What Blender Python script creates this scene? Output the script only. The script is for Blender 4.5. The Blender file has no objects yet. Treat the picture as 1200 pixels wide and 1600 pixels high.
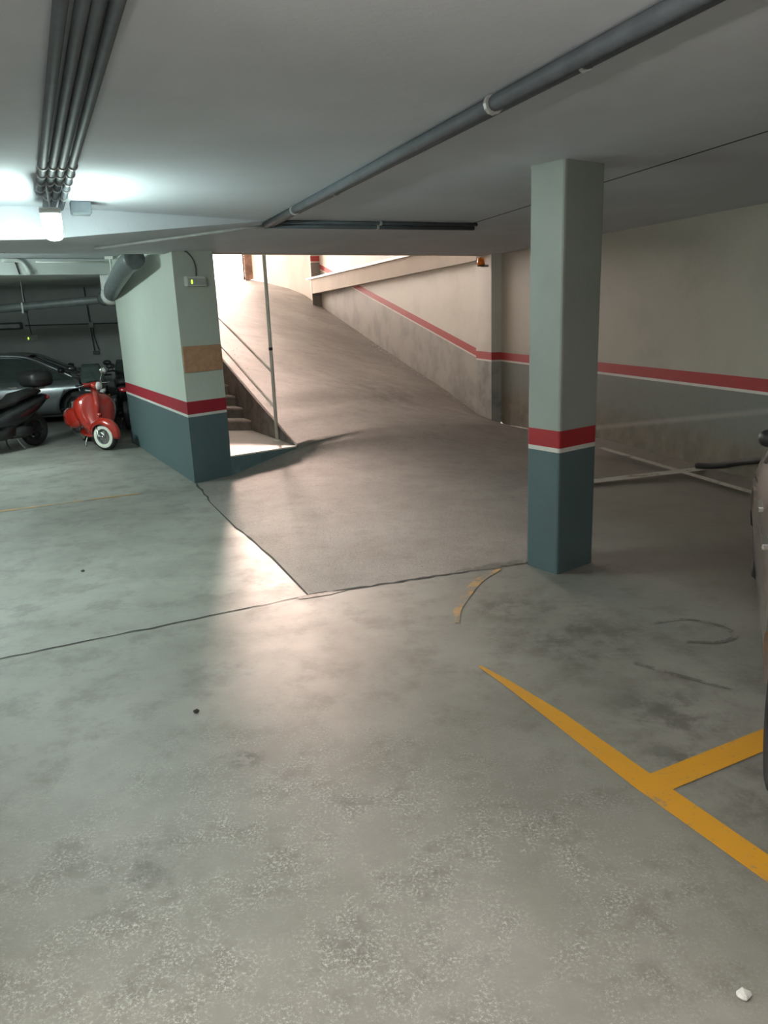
import bpy, bmesh, math, random
from mathutils import Vector, Matrix, noise
random.seed(7)
PI = math.pi
scene = bpy.context.scene
COL = scene.collection
R = math.radians

# ---------------------------------------------------------------- camera
H = 1.95
_d = Vector((175.0, 4550.0, 1200.0)).normalized()          # direction of gravity in camera axes (x right, y down, z ahead)
_up = -_d
_z = Vector((0, 0, 1))
_fw = (_z - _up * _z.dot(_up)).normalized()
_rt = _fw.cross(_up)
if _rt.x < 0: _rt = -_rt
Rm = Matrix((_rt, _fw, _up))
cd = bpy.data.cameras.new('camera'); cam = bpy.data.objects.new('camera', cd); COL.objects.link(cam)
cd.sensor_fit = 'VERTICAL'; cd.sensor_height = 36; cd.lens = 27.0; cd.clip_start = .05; cd.clip_end = 400
m = Matrix((( Rm[0][0], -Rm[0][1], -Rm[0][2]), (Rm[1][0], -Rm[1][1], -Rm[1][2]), (Rm[2][0], -Rm[2][1], -Rm[2][2]))).to_4x4()
m.translation = (0, 0, H)
cam.matrix_world = m
scene.camera = cam

# ---------------------------------------------------------------- world, exposure
SKY_STRENGTH = 8.5
SKY_COLOR = (1.0, 0.84, 0.76)
TUBE_COLOR = (0.80, 1.0, 0.93)
TUBE_STRENGTH = 60.0          # visible fitting on the left
TUBE2_STRENGTH = 80.0
TUBE2_COLOR = (1.0, 0.93, 0.84)         # fittings outside the view
w = bpy.data.worlds.new('sky'); scene.world = w; w.use_nodes = True
w.node_tree.nodes['Background'].inputs[0].default_value = (*SKY_COLOR, 1)
w.node_tree.nodes['Background'].inputs[1].default_value = SKY_STRENGTH
sl = bpy.data.lights.new('sun', 'SUN'); sl.energy = 1.0; sl.color = (1, .70, .57); sl.angle = R(7)
so_ = bpy.data.objects.new('sun', sl); COL.objects.link(so_)
SUN_AZ, SUN_EL = R(-11.5), R(21)
so_.rotation_euler = Vector((math.sin(SUN_AZ)*math.cos(SUN_EL), math.cos(SUN_AZ)*math.cos(SUN_EL), math.sin(SUN_EL))).to_track_quat('Z', 'Y').to_euler()
vs = scene.view_settings
vs.view_transform = 'Standard'; vs.look = 'None'; vs.gamma = 1; vs.use_curve_mapping = False
vs.exposure = 1.15

# ---------------------------------------------------------------- materials
def new_mat(name):
    mt = bpy.data.materials.new(name); mt.use_nodes = True
    nt = mt.node_tree
    return mt, nt, nt.nodes['Principled BSDF']
def N(nt, t, **kw):
    n = nt.nodes.new(t)
    for k, v in kw.items(): setattr(n, k, v)
    return n
def pos(nt): return N(nt, 'ShaderNodeNewGeometry').outputs['Position']
def math_(nt, op, a, b=None, c=None, clamp=False):
    n = N(nt, 'ShaderNodeMath', operation=op); n.use_clamp = clamp
    for i, v in enumerate((a, b, c)):
        if v is None: continue
        if isinstance(v, (int, float)): n.inputs[i].default_value = v
        else: nt.links.new(v, n.inputs[i])
    return n.outputs[0]
def mix(nt, fac, a, b, blend='MIX'):
    n = N(nt, 'ShaderNodeMix', data_type='RGBA', blend_type=blend)
    for i, v in ((0, fac), (6, a), (7, b)):
        if isinstance(v, (int, float)): n.inputs[i].default_value = v
        elif isinstance(v, (tuple, list)): n.inputs[i].default_value = (*v[:3], 1)
        else: nt.links.new(v, n.inputs[i])
    return n.outputs[2]
def noise_(nt, vec, scale, detail=4, rough=.6, dist=0):
    n = N(nt, 'ShaderNodeTexNoise'); nt.links.new(vec, n.inputs['Vector'])
    n.inputs['Scale'].default_value = scale; n.inputs['Detail'].default_value = detail
    n.inputs['Roughness'].default_value = rough; n.inputs['Distortion'].default_value = dist
    return n.outputs['Fac']
def ramp_(nt, fac, lo, hi, smooth=True):
    n = N(nt, 'ShaderNodeMapRange'); n.interpolation_type = 'SMOOTHSTEP' if smooth else 'LINEAR'
    nt.links.new(fac, n.inputs[0]); n.inputs[1].default_value = lo; n.inputs[2].default_value = hi
    return n.outputs[0]
def spot(nt, P, c, r0, r1):
    n = N(nt, 'ShaderNodeVectorMath', operation='DISTANCE'); nt.links.new(P, n.inputs[0]); n.inputs[1].default_value = c
    return ramp_(nt, n.outputs['Value'], r1, r0)
def bump(nt, bs, h, strength, dist=.01):
    b = N(nt, 'ShaderNodeBump'); b.inputs['Strength'].default_value = strength; b.inputs['Distance'].default_value = dist
    nt.links.new(h, b.inputs['Height']); nt.links.new(b.outputs[0], bs.inputs['Normal'])

def plain(name, col, rough=.5, metal=0, spec=.5, var=0.0, coat=0, scale=8):
    mt, nt, bs = new_mat(name)
    bs.inputs['Base Color'].default_value = (*col, 1); bs.inputs['Roughness'].default_value = rough
    bs.inputs['Metallic'].default_value = metal; bs.inputs['Specular IOR Level'].default_value = spec
    bs.inputs['Coat Weight'].default_value = coat; bs.inputs['Coat Roughness'].default_value = .08
    tc = N(nt, 'ShaderNodeTexCoord').outputs['Object']
    f = noise_(nt, tc, scale, 3)
    v = var if var else .12
    nt.links.new(mix(nt, ramp_(nt, f, .3, .7), tuple(c*(1-v) for c in col), tuple(min(1, c*(1+v)) for c in col)), bs.inputs['Base Color'])
    return mt
def glow(name, col, strength):
    mt, nt, bs = new_mat(name)
    bs.inputs['Base Color'].default_value = (*col, 1)
    bs.inputs['Emission Color'].default_value = (*col, 1); bs.inputs['Emission Strength'].default_value = strength
    return mt

def concrete(nt, kind='floor'):
    """mottled, worn concrete in place coordinates: returns colour, roughness, height"""
    P = pos(nt)
    n1 = noise_(nt, P, .7, 6, .65)
    n2 = noise_(nt, P, 3.4, 7, .7)
    n3 = noise_(nt, P, 14, 5, .7)
    n4 = noise_(nt, P, 80, 8, .9)
    if kind == 'floor':
        c = mix(nt, ramp_(nt, n1, .3, .7), (.20, .195, .175), (.315, .308, .282))
        c = mix(nt, math_(nt, 'MULTIPLY', ramp_(nt, n2, .46, .68), .6), c, (.15, .14, .122))
        # pale worn flecks, strongest in the open aisle near the front
        area = spot(nt, P, (-.30, 2.15, 0), .5, 1.7)
        area2 = spot(nt, P, (.35, 2.3, 0), .2, 1.0)
        area = math_(nt, 'MAXIMUM', area, area2)
        area = math_(nt, 'MULTIPLY', area, ramp_(nt, n2, .38, .6))
        fl = math_(nt, 'MULTIPLY', ramp_(nt, n4, .50, .58), ramp_(nt, n3, .36, .55))
        fl2 = math_(nt, 'MULTIPLY', fl, math_(nt, 'MULTIPLY_ADD', area, .95, .10))
        c = mix(nt, fl2, c, (.56, .57, .54))
        c = mix(nt, math_(nt, 'MULTIPLY', ramp_(nt, n3, .58, .75), .35), c, (.15, .145, .13))
        # oil and tyre stains in the bay on the right
        st = spot(nt, P, (1.15, 4.25, 0), .1, .65)
        for q, a, b in (((1.35, 3.35, 0), .05, .45), ((.85, 4.75, 0), .05, .5), ((1.6, 2.6, 0), .05, .55), ((-.95, 2.4, 0), .0, .35), ((1.25, 2.95, 0), 0, .35)):
            st = math_(nt, 'MAXIMUM', st, spot(nt, P, q, a, b))
        st = math_(nt, 'MULTIPLY', st, ramp_(nt, noise_(nt, P, 4.2, 7, .75, .15), .42, .62))
        c = mix(nt, math_(nt, 'MULTIPLY', st, .72), c, (.085, .08, .072))
        # reddish brown dirt towards the right wall
        sx = N(nt, 'ShaderNodeSeparateXYZ'); nt.links.new(P, sx.inputs[0])
        rd = math_(nt, 'MULTIPLY', ramp_(nt, math_(nt, 'ADD', sx.outputs[0], math_(nt, 'MULTIPLY', sx.outputs[1], .27)), 2.6, 4.6), .75)
        c = mix(nt, rd, c, mix(nt, ramp_(nt, n2, .35, .65), (.115, .092, .072), (.20, .172, .145)))
        # dark pit near the middle
        pit = math_(nt, 'MULTIPLY', spot(nt, P, (-.67, 3.1, 0), .0, .13), ramp_(nt, n3, .42, .55))
        c = mix(nt, pit, c, (.07, .07, .07))
        pit = math_(nt, 'MULTIPLY', spot(nt, P, (-.85, 5.45, 0), .05, .32), ramp_(nt, n3, .40, .58))
        c = mix(nt, math_(nt, 'MULTIPLY', pit, .7), c, (.09, .08, .075))
        rough = math_(nt, 'MULTIPLY_ADD', n2, .25, .34)
        h = math_(nt, 'ADD', math_(nt, 'MULTIPLY', n3, .6), math_(nt, 'MULTIPLY', n4, .4))
    else:
        c = mix(nt, ramp_(nt, n1, .3, .7), (.18, .168, .156), (.275, .258, .24))
        c = mix(nt, math_(nt, 'MULTIPLY', ramp_(nt, n2, .45, .7), .5), c, (.125, .118, .108))
        n5 = noise_(nt, P, 42, 3, .8)
        c = mix(nt, math_(nt, 'MULTIPLY', ramp_(nt, n4, .53, .6), .6), c, (.46, .43, .40))
        c = mix(nt, math_(nt, 'MULTIPLY', ramp_(nt, n5, .56, .70), .6), c, (.055, .05, .047))
        tr = math_(nt, 'MULTIPLY', spot(nt, P, (.1, 14.4, .1), .1, 1.6), ramp_(nt, n2, .35, .6))
        c = mix(nt, math_(nt, 'MULTIPLY', tr, .6), c, (.10, .10, .10))
        rough = math_(nt, 'MULTIPLY_ADD', n3, .3, .42)
        h = math_(nt, 'ADD', math_(nt, 'MULTIPLY', n5, .6), math_(nt, 'MULTIPLY', n4, .5))
    return P, c, rough, h
def mat_concrete(name, kind, over=None, cover=.9, scale=6, edge=.42, bstr=.25):
    mt, nt, bs = new_mat(name)
    P, c, r, h = concrete(nt, kind)
    if over:
        k = math_(nt, 'MULTIPLY', ramp_(nt, noise_(nt, P, scale, 6, .7), edge, edge+.12), cover)
        k2 = math_(nt, 'MULTIPLY', k, math_(nt, 'SUBTRACT', 1, math_(nt, 'MULTIPLY', ramp_(nt, noise_(nt, P, 60, 3), .6, .72), .5)))
        c = mix(nt, k2, c, over)
    nt.links.new(c, bs.inputs['Base Color']); nt.links.new(r, bs.inputs['Roughness'])
    bump(nt, bs, h, bstr, .012)
    return mt

def banded(name, z_top, thick, upper, red, dado, slope=0, o=(0, 0), d=(0, 1), line=.032, white=(.62, .62, .58), dirt=.25, extra=None):
    """painted wall: cream above, red band, thin white line, grey-green dado, following a slope"""
    mt, nt, bs = new_mat(name)
    P = pos(nt); sx = N(nt, 'ShaderNodeSeparateXYZ'); nt.links.new(P, sx.inputs[0])
    z = sx.outputs[2]
    if slope:
        u = math_(nt, 'ADD', math_(nt, 'MULTIPLY', math_(nt, 'SUBTRACT', sx.outputs[0], o[0]), d[0]), math_(nt, 'MULTIPLY', math_(nt, 'SUBTRACT', sx.outputs[1], o[1]), d[1]))
        z = math_(nt, 'SUBTRACT', z, math_(nt, 'MULTIPLY', u, slope))
    n1 = noise_(nt, P, 1.2, 5, .6, .3); n2 = noise_(nt, P, 7, 5, .65)
    up = mix(nt, math_(nt, 'MULTIPLY', ramp_(nt, n1, .45, .75), dirt), upper, tuple(c*.62 for c in upper))
    da = mix(nt, math_(nt, 'MULTIPLY', ramp_(nt, n2, .4, .7), dirt), dado, tuple(c*.7+.02 for c in dado))
    if extra: da = extra(nt, P, da, z, n2)
    c = mix(nt, math_(nt, 'GREATER_THAN', z, z_top-thick-line), da, white)
    c = mix(nt, math_(nt, 'GREATER_THAN', z, z_top-thick), c, mix(nt, n2, red, tuple(k*.8 for k in red)))
    c = mix(nt, math_(nt, 'GREATER_THAN', z, z_top), c, up)
    nt.links.new(c, bs.inputs['Base Color'])
    bs.inputs['Roughness'].default_value = .55
    bump(nt, bs, noise_(nt, P, 22, 4), .25, .01)
    return mt

CREAM = (.40, .39, .335); RED = (.40, .022, .028); TEAL = (.115, .165, .170)
def wall_dirt_and_glint(nt, P, da, z, n2):
    # damp brown scaling along the foot of the wall
    k = math_(nt, 'MULTIPLY', ramp_(nt, math_(nt, 'SUBTRACT', z, math_(nt, 'MULTIPLY', n2, .35)), .42, .02), .85)
    da = mix(nt, k, da, mix(nt, ramp_(nt, noise_(nt, P, 5, 5), .3, .75), (.125, .105, .075), (.20, .175, .13)))
    # a long pale streak of reflected light, painted into the wall colour
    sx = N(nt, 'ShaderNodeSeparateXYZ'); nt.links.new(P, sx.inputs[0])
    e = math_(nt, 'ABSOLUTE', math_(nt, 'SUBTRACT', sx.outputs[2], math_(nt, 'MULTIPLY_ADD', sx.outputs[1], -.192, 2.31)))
    glint = math_(nt, 'MULTIPLY', ramp_(nt, e, .055, .0), math_(nt, 'LESS_THAN', sx.outputs[1], 11.6))
    return mix(nt, math_(nt, 'MULTIPLY', glint, .35), da, (.40, .40, .36))
def dusty(nt, P, da, z, n2):
    return mix(nt, math_(nt, 'MULTIPLY', ramp_(nt, noise_(nt, P, 1.6, 5, .6), .35, .6), .5), da, (.46, .44, .41))
d185 = (math.sin(R(-18.5)), math.cos(R(-18.5)))
RO = (1.93, 15.33)
M = dict(
    floor=mat_concrete('floor concrete', 'floor', bstr=.2),
    ramp=mat_concrete('ramp concrete', 'ramp', bstr=.75),
    yellow=mat_concrete('yellow floor paint', 'floor', over=(.68, .33, .018), cover=.95, scale=5, edge=.3),
    yellow_worn=mat_concrete('worn yellow floor paint', 'floor', over=(.68, .34, .05), cover=.6, scale=5, edge=.42),
    white_floor=mat_concrete('white floor paint', 'floor', over=(.50, .48, .43), cover=.8, scale=5, edge=.36),
    mark=mat_concrete('tyre mark and painted shadow', 'floor', over=(.06, .06, .055), cover=.6, scale=8, edge=.4),  # for tyre marks, a floor stain and the painted pillar shadow
    joint=plain('joint dirt', (.05, .048, .045), .9),
    pillar=banded('pillar paint', 1.07, .125, (.32, .36, .33), RED, (.085, .135, .145), dirt=.35),
    wall_r=banded('right wall paint', 1.095, .135, CREAM, RED, (.165, .18, .165), extra=wall_dirt_and_glint, dirt=.3),
    pilaster=banded('pilaster paint', 1.10, .14, (.58, .57, .52), RED, (.17, .19, .18), dirt=.3, extra=dusty),
    wall_ramp=banded('ramp wall paint', 1.15, .15, (.64, .63, .57), (.42, .05, .05), (.27, .27, .25), slope=.197, o=RO, d=d185, extra=dusty),
    block=banded('stair block paint', .98, .15, (.52, .57, .51), (.36, .02, .035), (.085, .135, .145), dirt=.2),
    ceiling=None,
)
def mk_ceiling():
    mt, nt, bs = new_mat('ceiling plaster')
    P = pos(nt); n1 = noise_(nt, P, .8, 5, .6)
    c = mix(nt, ramp_(nt, n1, .3, .7), (.57, .60, .65), (.65, .68, .73))
    # slab joint running parallel to the right wall, and a cross seam
    dd = Vector((2.275-1.157, 4.773-9.085)).normalized(); nn = (dd.y, -dd.x)
    sx = N(nt, 'ShaderNodeSeparateXYZ'); nt.links.new(P, sx.inputs[0])
    t = math_(nt, 'ADD', math_(nt, 'MULTIPLY', math_(nt, 'SUBTRACT', sx.outputs[0], 1.157), nn[0]), math_(nt, 'MULTIPLY', math_(nt, 'SUBTRACT', sx.outputs[1], 9.085), nn[1]))
    k = math_(nt, 'MULTIPLY', math_(nt, 'LESS_THAN', math_(nt, 'ABSOLUTE', t), .013), math_(nt, 'LESS_THAN', sx.outputs[1], 9.3))
    c = mix(nt, k, c, (.04, .04, .038))
    nt.links.new(c, bs.inputs['Base Color']); bs.inputs['Roughness'].default_value = .8
    bump(nt, bs, noise_(nt, P, 30, 4), .15, .01)
    return mt
M['ceiling'] = mk_ceiling()
M['white_wall'] = plain('grey white wall paint', (.52, .55, .54), .8, var=.1, scale=1.0)
M['far_wall'] = plain('pale render', (.56, .52, .46), .85, var=.06, scale=1)
M['tile'] = plain('pale landing tile', (.72, .68, .62), .35, var=.05, scale=3)
M['riser'] = plain('stair riser', (.20, .185, .17), .7, var=.2)
M['tread'] = plain('worn stair tread', (.42, .38, .34), .5, var=.2)
M['stringer'] = plain('stringer render', (.20, .18, .165), .8, var=.35, scale=4)
M['rail'] = plain('cream painted steel', (.74, .71, .63), .4, var=.06)
M['conduit'] = plain('grey plastic conduit', (.10, .115, .13), .6, spec=.3)
M['conduit_pale'] = plain('pale conduit', (.42, .43, .42), .4)
M['duct'] = plain('dark grey drain pipe', (.13, .145, .15), .45, var=.15)
M['duct_pale'] = plain('pale grey pipe fitting', (.50, .52, .51), .45)
M['white_plastic'] = plain('white plastic', (.68, .69, .66), .4, var=.04)
M['black_plastic'] = plain('black plastic', (.022, .022, .024), .42, var=.2)
M['rubber'] = plain('black rubber', (.016, .016, .017), .7, var=.2)
M['board'] = plain('brown board', (.48, .275, .165), .75, var=.12, scale=14)
M['red_paint'] = plain('red scooter enamel', (.40, .022, .012), .22, coat=1, var=.05)
M['chrome'] = plain('chrome', (.75, .75, .75), .15, metal=1, var=.02)
M['steel'] = plain('brushed steel', (.42, .42, .42), .35, metal=1, var=.1)
M['whitewall'] = plain('white tyre wall', (.72, .72, .64), .55, var=.04)
M['black_paint'] = plain('black scooter enamel', (.018, .020, .023), .25, coat=.6, var=.1)
M['seat'] = plain('black vinyl', (.02, .02, .02), .5, var=.1)
M['lens_red'] = plain('red lamp lens', (.50, .02, .03), .2, coat=1)
M['lens_clear'] = plain('clear lamp lens', (.7, .7, .7), .1, coat=1, var=.02)
M['lens_orange'] = plain('orange lamp lens', (.85, .22, .02), .25, coat=1)
M['car_grey'] = plain('grey metallic car paint', (.26, .28, .30), .28, metal=.6, coat=1, var=.04)
M['car_silver'] = plain('silver pink car paint', (.36, .31, .29), .32, metal=.5, coat=1, var=.04)
def mk_glass():
    mt, nt, bs = new_mat('tinted glass')
    bs.inputs['Base Color'].default_value = (.16, .21, .20, 1); bs.inputs['Roughness'].default_value = .05
    bs.inputs['Transmission Weight'].default_value = .6; bs.inputs['IOR'].default_value = 1.45
    return mt
M['glass'] = mk_glass()
M['tube'] = glow('lit diffuser', TUBE_COLOR, TUBE_STRENGTH)
M['tube4'] = glow('lit diffuser far left', TUBE2_COLOR, 60)
M['tube2'] = glow('lit diffuser outside view', TUBE2_COLOR, TUBE2_STRENGTH)
M['tube3'] = glow('lit diffuser of added back lamp', TUBE_COLOR, 110)
M['led'] = glow('green indicator', (.5, 1, .05), 2.0)

# ---------------------------------------------------------------- helpers
def link_mesh(name, bm, mat, parent=None, smooth=False, bevel=0, subd=0, loc=None, rotz=0):
    bmesh.ops.remove_doubles(bm, verts=bm.verts, dist=1e-5)
    bmesh.ops.recalc_face_normals(bm, faces=bm.faces)
    me = bpy.data.meshes.new(name); bm.to_mesh(me); bm.free()
    if smooth:
        for p in me.polygons: p.use_smooth = True
    me.materials.append(M[mat] if isinstance(mat, str) else mat)
    o = bpy.data.objects.new(name, me); COL.objects.link(o)
    if parent: o.parent = parent
    if loc is not None: o.location = loc
    if rotz: o.rotation_euler.z = rotz
    if bevel:
        b = o.modifiers.new('bevel', 'BEVEL'); b.width = bevel; b.segments = 2; b.limit_method = 'ANGLE'
    if subd:
        s = o.modifiers.new('sub', 'SUBSURF'); s.levels = subd; s.render_levels = subd
    return o
def tag(o, label=None, cat=None, group=None, kind=None):
    if label: o['label'] = label
    if cat: o['category'] = cat
    if group: o['group'] = group
    if kind: o['kind'] = kind
    return o
def empty(name, loc, rotz, label, cat, group=None):
    o = bpy.data.objects.new(name, None); COL.objects.link(o)
    o.location = loc; o.rotation_euler.z = rotz; o.empty_display_size = .1
    return tag(o, label, cat, group)
def BM(): return bmesh.new()
def add_box(bm, c, s, mat=None):
    T = (mat or Matrix()) @ Matrix.Translation(c) @ Matrix.Diagonal((*s, 1))
    bmesh.ops.create_cube(bm, size=1, matrix=T); return bm
def add_prism(bm, pts, z0, z1):
    """vertical prism; z0/z1 numbers or lists"""
    n = len(pts)
    a = [bm.verts.new((p[0], p[1], z0[i] if isinstance(z0, (list, tuple)) else z0)) for i, p in enumerate(pts)]
    b = [bm.verts.new((p[0], p[1], z1[i] if isinstance(z1, (list, tuple)) else z1)) for i, p in enumerate(pts)]
    bm.faces.new(a[::-1]); bm.faces.new(b)
    for i in range(n): bm.faces.new((a[i], a[(i+1) % n], b[(i+1) % n], b[i]))
    return bm
def add_tube(bm, pts, r, seg=10, cap=True):
    pts = [Vector(p) for p in pts]; rings = []
    rr = r if isinstance(r, (list, tuple)) else [r]*len(pts)
    prev = None
    for i, p in enumerate(pts):
        t = (pts[min(i+1, len(pts)-1)] - pts[max(i-1, 0)]).normalized()
        if prev is None:
            ref = Vector((0, 0, 1)) if abs(t.z) < .9 else Vector((1, 0, 0))
            x = t.cross(ref).normalized()
        else: x = (prev - t*prev.dot(t)).normalized()
        prev = x; y = t.cross(x)
        rings.append([bm.verts.new(p + (x*math.cos(2*PI*k/seg) + y*math.sin(2*PI*k/seg))*rr[i]) for k in range(seg)])
    for a, b in zip(rings, rings[1:]):
        for k in range(seg): bm.faces.new((a[k], a[(k+1) % seg], b[(k+1) % seg], b[k]))
    if cap: bm.faces.new(rings[0][::-1]); bm.faces.new(rings[-1])
    return bm
def curve_pts(pts, n=8):
    P = [Vector(p) for p in pts]; P = [P[0]*2-P[1]] + P + [P[-1]*2-P[-2]]; out = []
    for i in range(1, len(P)-2):
        for k in range(n):
            t = k/n; a, b, c, d = P[i-1], P[i], P[i+1], P[i+2]
            out.append(.5*((2*b)+(c-a)*t+(2*a-5*b+4*c-d)*t*t+(3*b-a-3*c+d)*t**3))
    out.append(P[-2]); return out
def add_revolve(bm, prof, seg=32, mat=None, a0=0, a1=2*PI, axis='Y'):
    """prof: (radius, offset along axis); wheels turn about Y"""
    full = abs(a1-a0-2*PI) < 1e-6; n = seg if full else seg+1; rings = []
    mat = mat or Matrix()
    for k in range(n):
        a = a0+(a1-a0)*k/seg
        if axis == 'Y': ring = [bm.verts.new(mat @ Vector((r*math.cos(a), h, r*math.sin(a)))) for r, h in prof]
        else: ring = [bm.verts.new(mat @ Vector((r*math.cos(a), r*math.sin(a), h))) for r, h in prof]
        rings.append(ring)
    m_ = len(prof)
    for k in range(seg):
        A, B = rings[k], rings[(k+1) % n]
        for j in range(m_-1):
            try: bm.faces.new((A[j], A[j+1], B[j+1], B[j]))
            except ValueError: pass
    return bm
def add_loft(bm, secs, seg=20, mat=None, power=2.3):
    """secs: (x, zc, half_w, half_h[, yc]) superellipse rings along x"""
    mat = mat or Matrix(); rings = []
    for s in secs:
        x, zc, hw, hh = s[:4]; yc = s[4] if len(s) > 4 else 0; pw = s[5] if len(s) > 5 else power; ring = []
        for k in range(seg):
            a = 2*PI*k/seg; ca, sa = math.cos(a), math.sin(a)
            ring.append(bm.verts.new(mat @ Vector((x, yc+hw*math.copysign(abs(ca)**(2/pw), ca), zc+hh*math.copysign(abs(sa)**(2/pw), sa)))))
        rings.append(ring)
    for a, b in zip(rings, rings[1:]):
        for k in range(seg): bm.faces.new((a[k], a[(k+1) % seg], b[(k+1) % seg], b[k]))
    bm.faces.new(rings[0][::-1]); bm.faces.new(rings[-1]); return bm
def add_ball(bm, c, r, seg=14):
    r = r if isinstance(r, (tuple, list)) else (r, r, r)
    bmesh.ops.create_uvsphere(bm, u_segments=seg, v_segments=max(6, seg//2+1), radius=1, matrix=Matrix.Translation(c) @ Matrix.Diagonal((*r, 1))); return bm
def strip(bm, pts, wd, z=.004, jit=0):
    """flat painted strip along a polyline"""
    P = [Vector((p[0], p[1])) for p in pts]; L = []; n = len(P)
    for i, p in enumerate(P):
        t = (P[min(i+1, n-1)]-P[max(i-1, 0)]).normalized(); q = Vector((-t.y, t.x))
        w_ = (wd[i] if isinstance(wd, (list, tuple)) else wd)/2*(1+random.uniform(-jit, jit))
        zz = z[i] if isinstance(z, (list, tuple)) else z
        L.append((bm.verts.new((*(p+q*w_), zz)), bm.verts.new((*(p-q*w_), zz))))
    for a, b in zip(L, L[1:]): bm.faces.new((a[0], a[1], b[1], b[0]))
    return bm
def struct(name, bm, mat, **kw):
    o = link_mesh(name, bm, mat, **kw); o['kind'] = 'structure'; return o
def lerp(a, b, t): return tuple(x+(y-x)*t for x, y in zip(a, b))

# ---------------------------------------------------------------- places
C = 2.852
nW = Vector((math.cos(R(-15.2)), -math.sin(R(-15.2)))); dW = Vector((math.sin(R(-15.2)), math.cos(R(-15.2))))
cW = 6.05
def wallpt(y, off=0): return ((cW+off - nW.y*y)/nW.x, y)
A = (-2.273, 9.10); B = (-1.89, 9.50)                                # stair block front corners
d22 = Vector((math.sin(R(-22)), math.cos(R(-22)))); n22 = Vector((math.cos(R(-22)), -math.sin(R(-22))))
PC = Vector((-1.133, 10.048))                                        # landing corner
d28 = Vector((math.sin(R(-28)), math.cos(R(-28))))
def L28(t, off=0): q = PC + d28*t; return (q.x+math.cos(R(-28))*off, q.y-math.sin(R(-28))*off)
def L22(t, off=0): q = PC + d22*t + n22*off; return (q.x, q.y)
def U(u, off=0): return (RO[0]+d185[0]*u+math.cos(R(-18.5))*off, RO[1]+d185[1]*u-math.sin(R(-18.5))*off)

# ramp surface, rows of (left, right)
rows = [((-.547, 5.151, 0), (1.12, 5.69, 0)), ((-.94, 6.05, 0), (1.3, 6.7, 0)), ((-1.4, 7.015, 0), (1.5, 7.7, -.01)),
        ((-1.866, 8.089, 0), (1.7, 8.7, -.03)), ((-2.273, 9.10, 0), (1.9, 9.7, -.05)), ((-1.89, 9.50, 0), (2.0, 10.3, -.07)),
        ((-1.64, 9.69, .08), (2.15, 11.2, -.09)), ((-1.39, 9.87, .155), (2.3, 12.0, -.12)),
        ((-1.133, 10.048, .235), (2.60, 13.5, -.19)), ((*L22(.5), .337), (*wallpt(14.5, .0), -.235)),
        ((*L22(.91), .42), (*U(0, .05), -.16)), ((*L22(2.06), .64), (*U(1.43, .05), .16)), ((*L22(4.5), 1.14), (*U(5.63, .05), .94)),
        ((*L22(8), 1.84), (*U(8.5, .05), 1.48)), ((*L22(11), 2.42), (*U(11.74, .05), 2.1)),
        ((*L22(14), 2.88), (-2.45, 27.8, 2.55)), ((*L22(17), 3.12), (-3.1, 29.1, 2.82)), ((*L22(20), 3.30), (-3.9, 30.4, 3.04)), ((-9.4, 31.5, 3.38), (-4.7, 31.6, 3.24)), ((-9.6, 33, 3.42), (-5.2, 32.6, 3.34))]
bm = BM(); NJ = 14; grid = []
def cr(f):
    i = min(int(f), len(rows)-2); t = f-i
    return lerp(rows[i][0], rows[i+1][0], t), lerp(rows[i][1], rows[i+1][1], t)
SUB = 4
BUMP = [0, .01, .03, .06, .09, .12, .14, .17, .18, .17, .13, .06] + [0]*10
for k in range((len(rows)-1)*SUB+1):
    l, r = cr(k/SUB)
    i_ = min(int(k/SUB), len(rows)-2); bu = BUMP[i_]+(BUMP[i_+1]-BUMP[i_])*(k/SUB-i_)
    grid.append([bm.verts.new(Vector(lerp(l, r, j/NJ))+Vector((0, 0, bu*4*(j/NJ)**.8*(1-j/NJ)))) for j in range(NJ+1)])
# an even surface between the edges
for _ in range(5):
    z = [[v.co.z for v in g] for g in grid]
    for k in range(1, len(grid)-1):
        for j in range(1, NJ):
            grid[k][j].co.z = (2*z[k-1][j]+2*z[k+1][j]+z[k][j-1]+z[k][j+1])/6
for a, b in zip(grid, grid[1:]):
    for j in range(NJ): bm.faces.new((a[j], a[j+1], b[j+1], b[j]))
ramp = struct('floor_ramp', bm, 'ramp', smooth=True)

# main floor: polygons around the ramp
bm = BM()
def poly(pts): bm.faces.new([bm.verts.new(p) for p in pts])
wl = lambda y, z=0: (*wallpt(y), z)
poly([(-.547, 5.151, 0), (-13, 5.151, 0), (-13, -8, 0), wl(-8), wl(5.69), (1.12, 5.69, 0)])
poly([(1.12, 5.69, 0), wl(5.69), wl(11.1), (2.3, 12.0, -.12), (2.15, 11.2, -.09), (2.0, 10.3, -.07), (1.9, 9.7, -.05), (1.7, 8.7, -.03), (1.5, 7.7, -.01), (1.3, 6.7, 0)])
poly([(2.3, 12.0, -.12), wl(11.1), (*wallpt(13.5), -.19), (2.60, 13.5, -.19)])
poly([(-.547, 5.151, 0), (-.94, 6.05, 0), (-1.4, 7.015, 0), (-1.866, 8.089, 0), (-2.273, 9.1, 0), (-1.95, 9.45, 0), (-3.7, 13.5, 0), (-4.9, 19.5, 0), (-13, 19.5, 0), (-13, 5.151, 0)])
floor = struct('floor', bm, 'floor')
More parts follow.
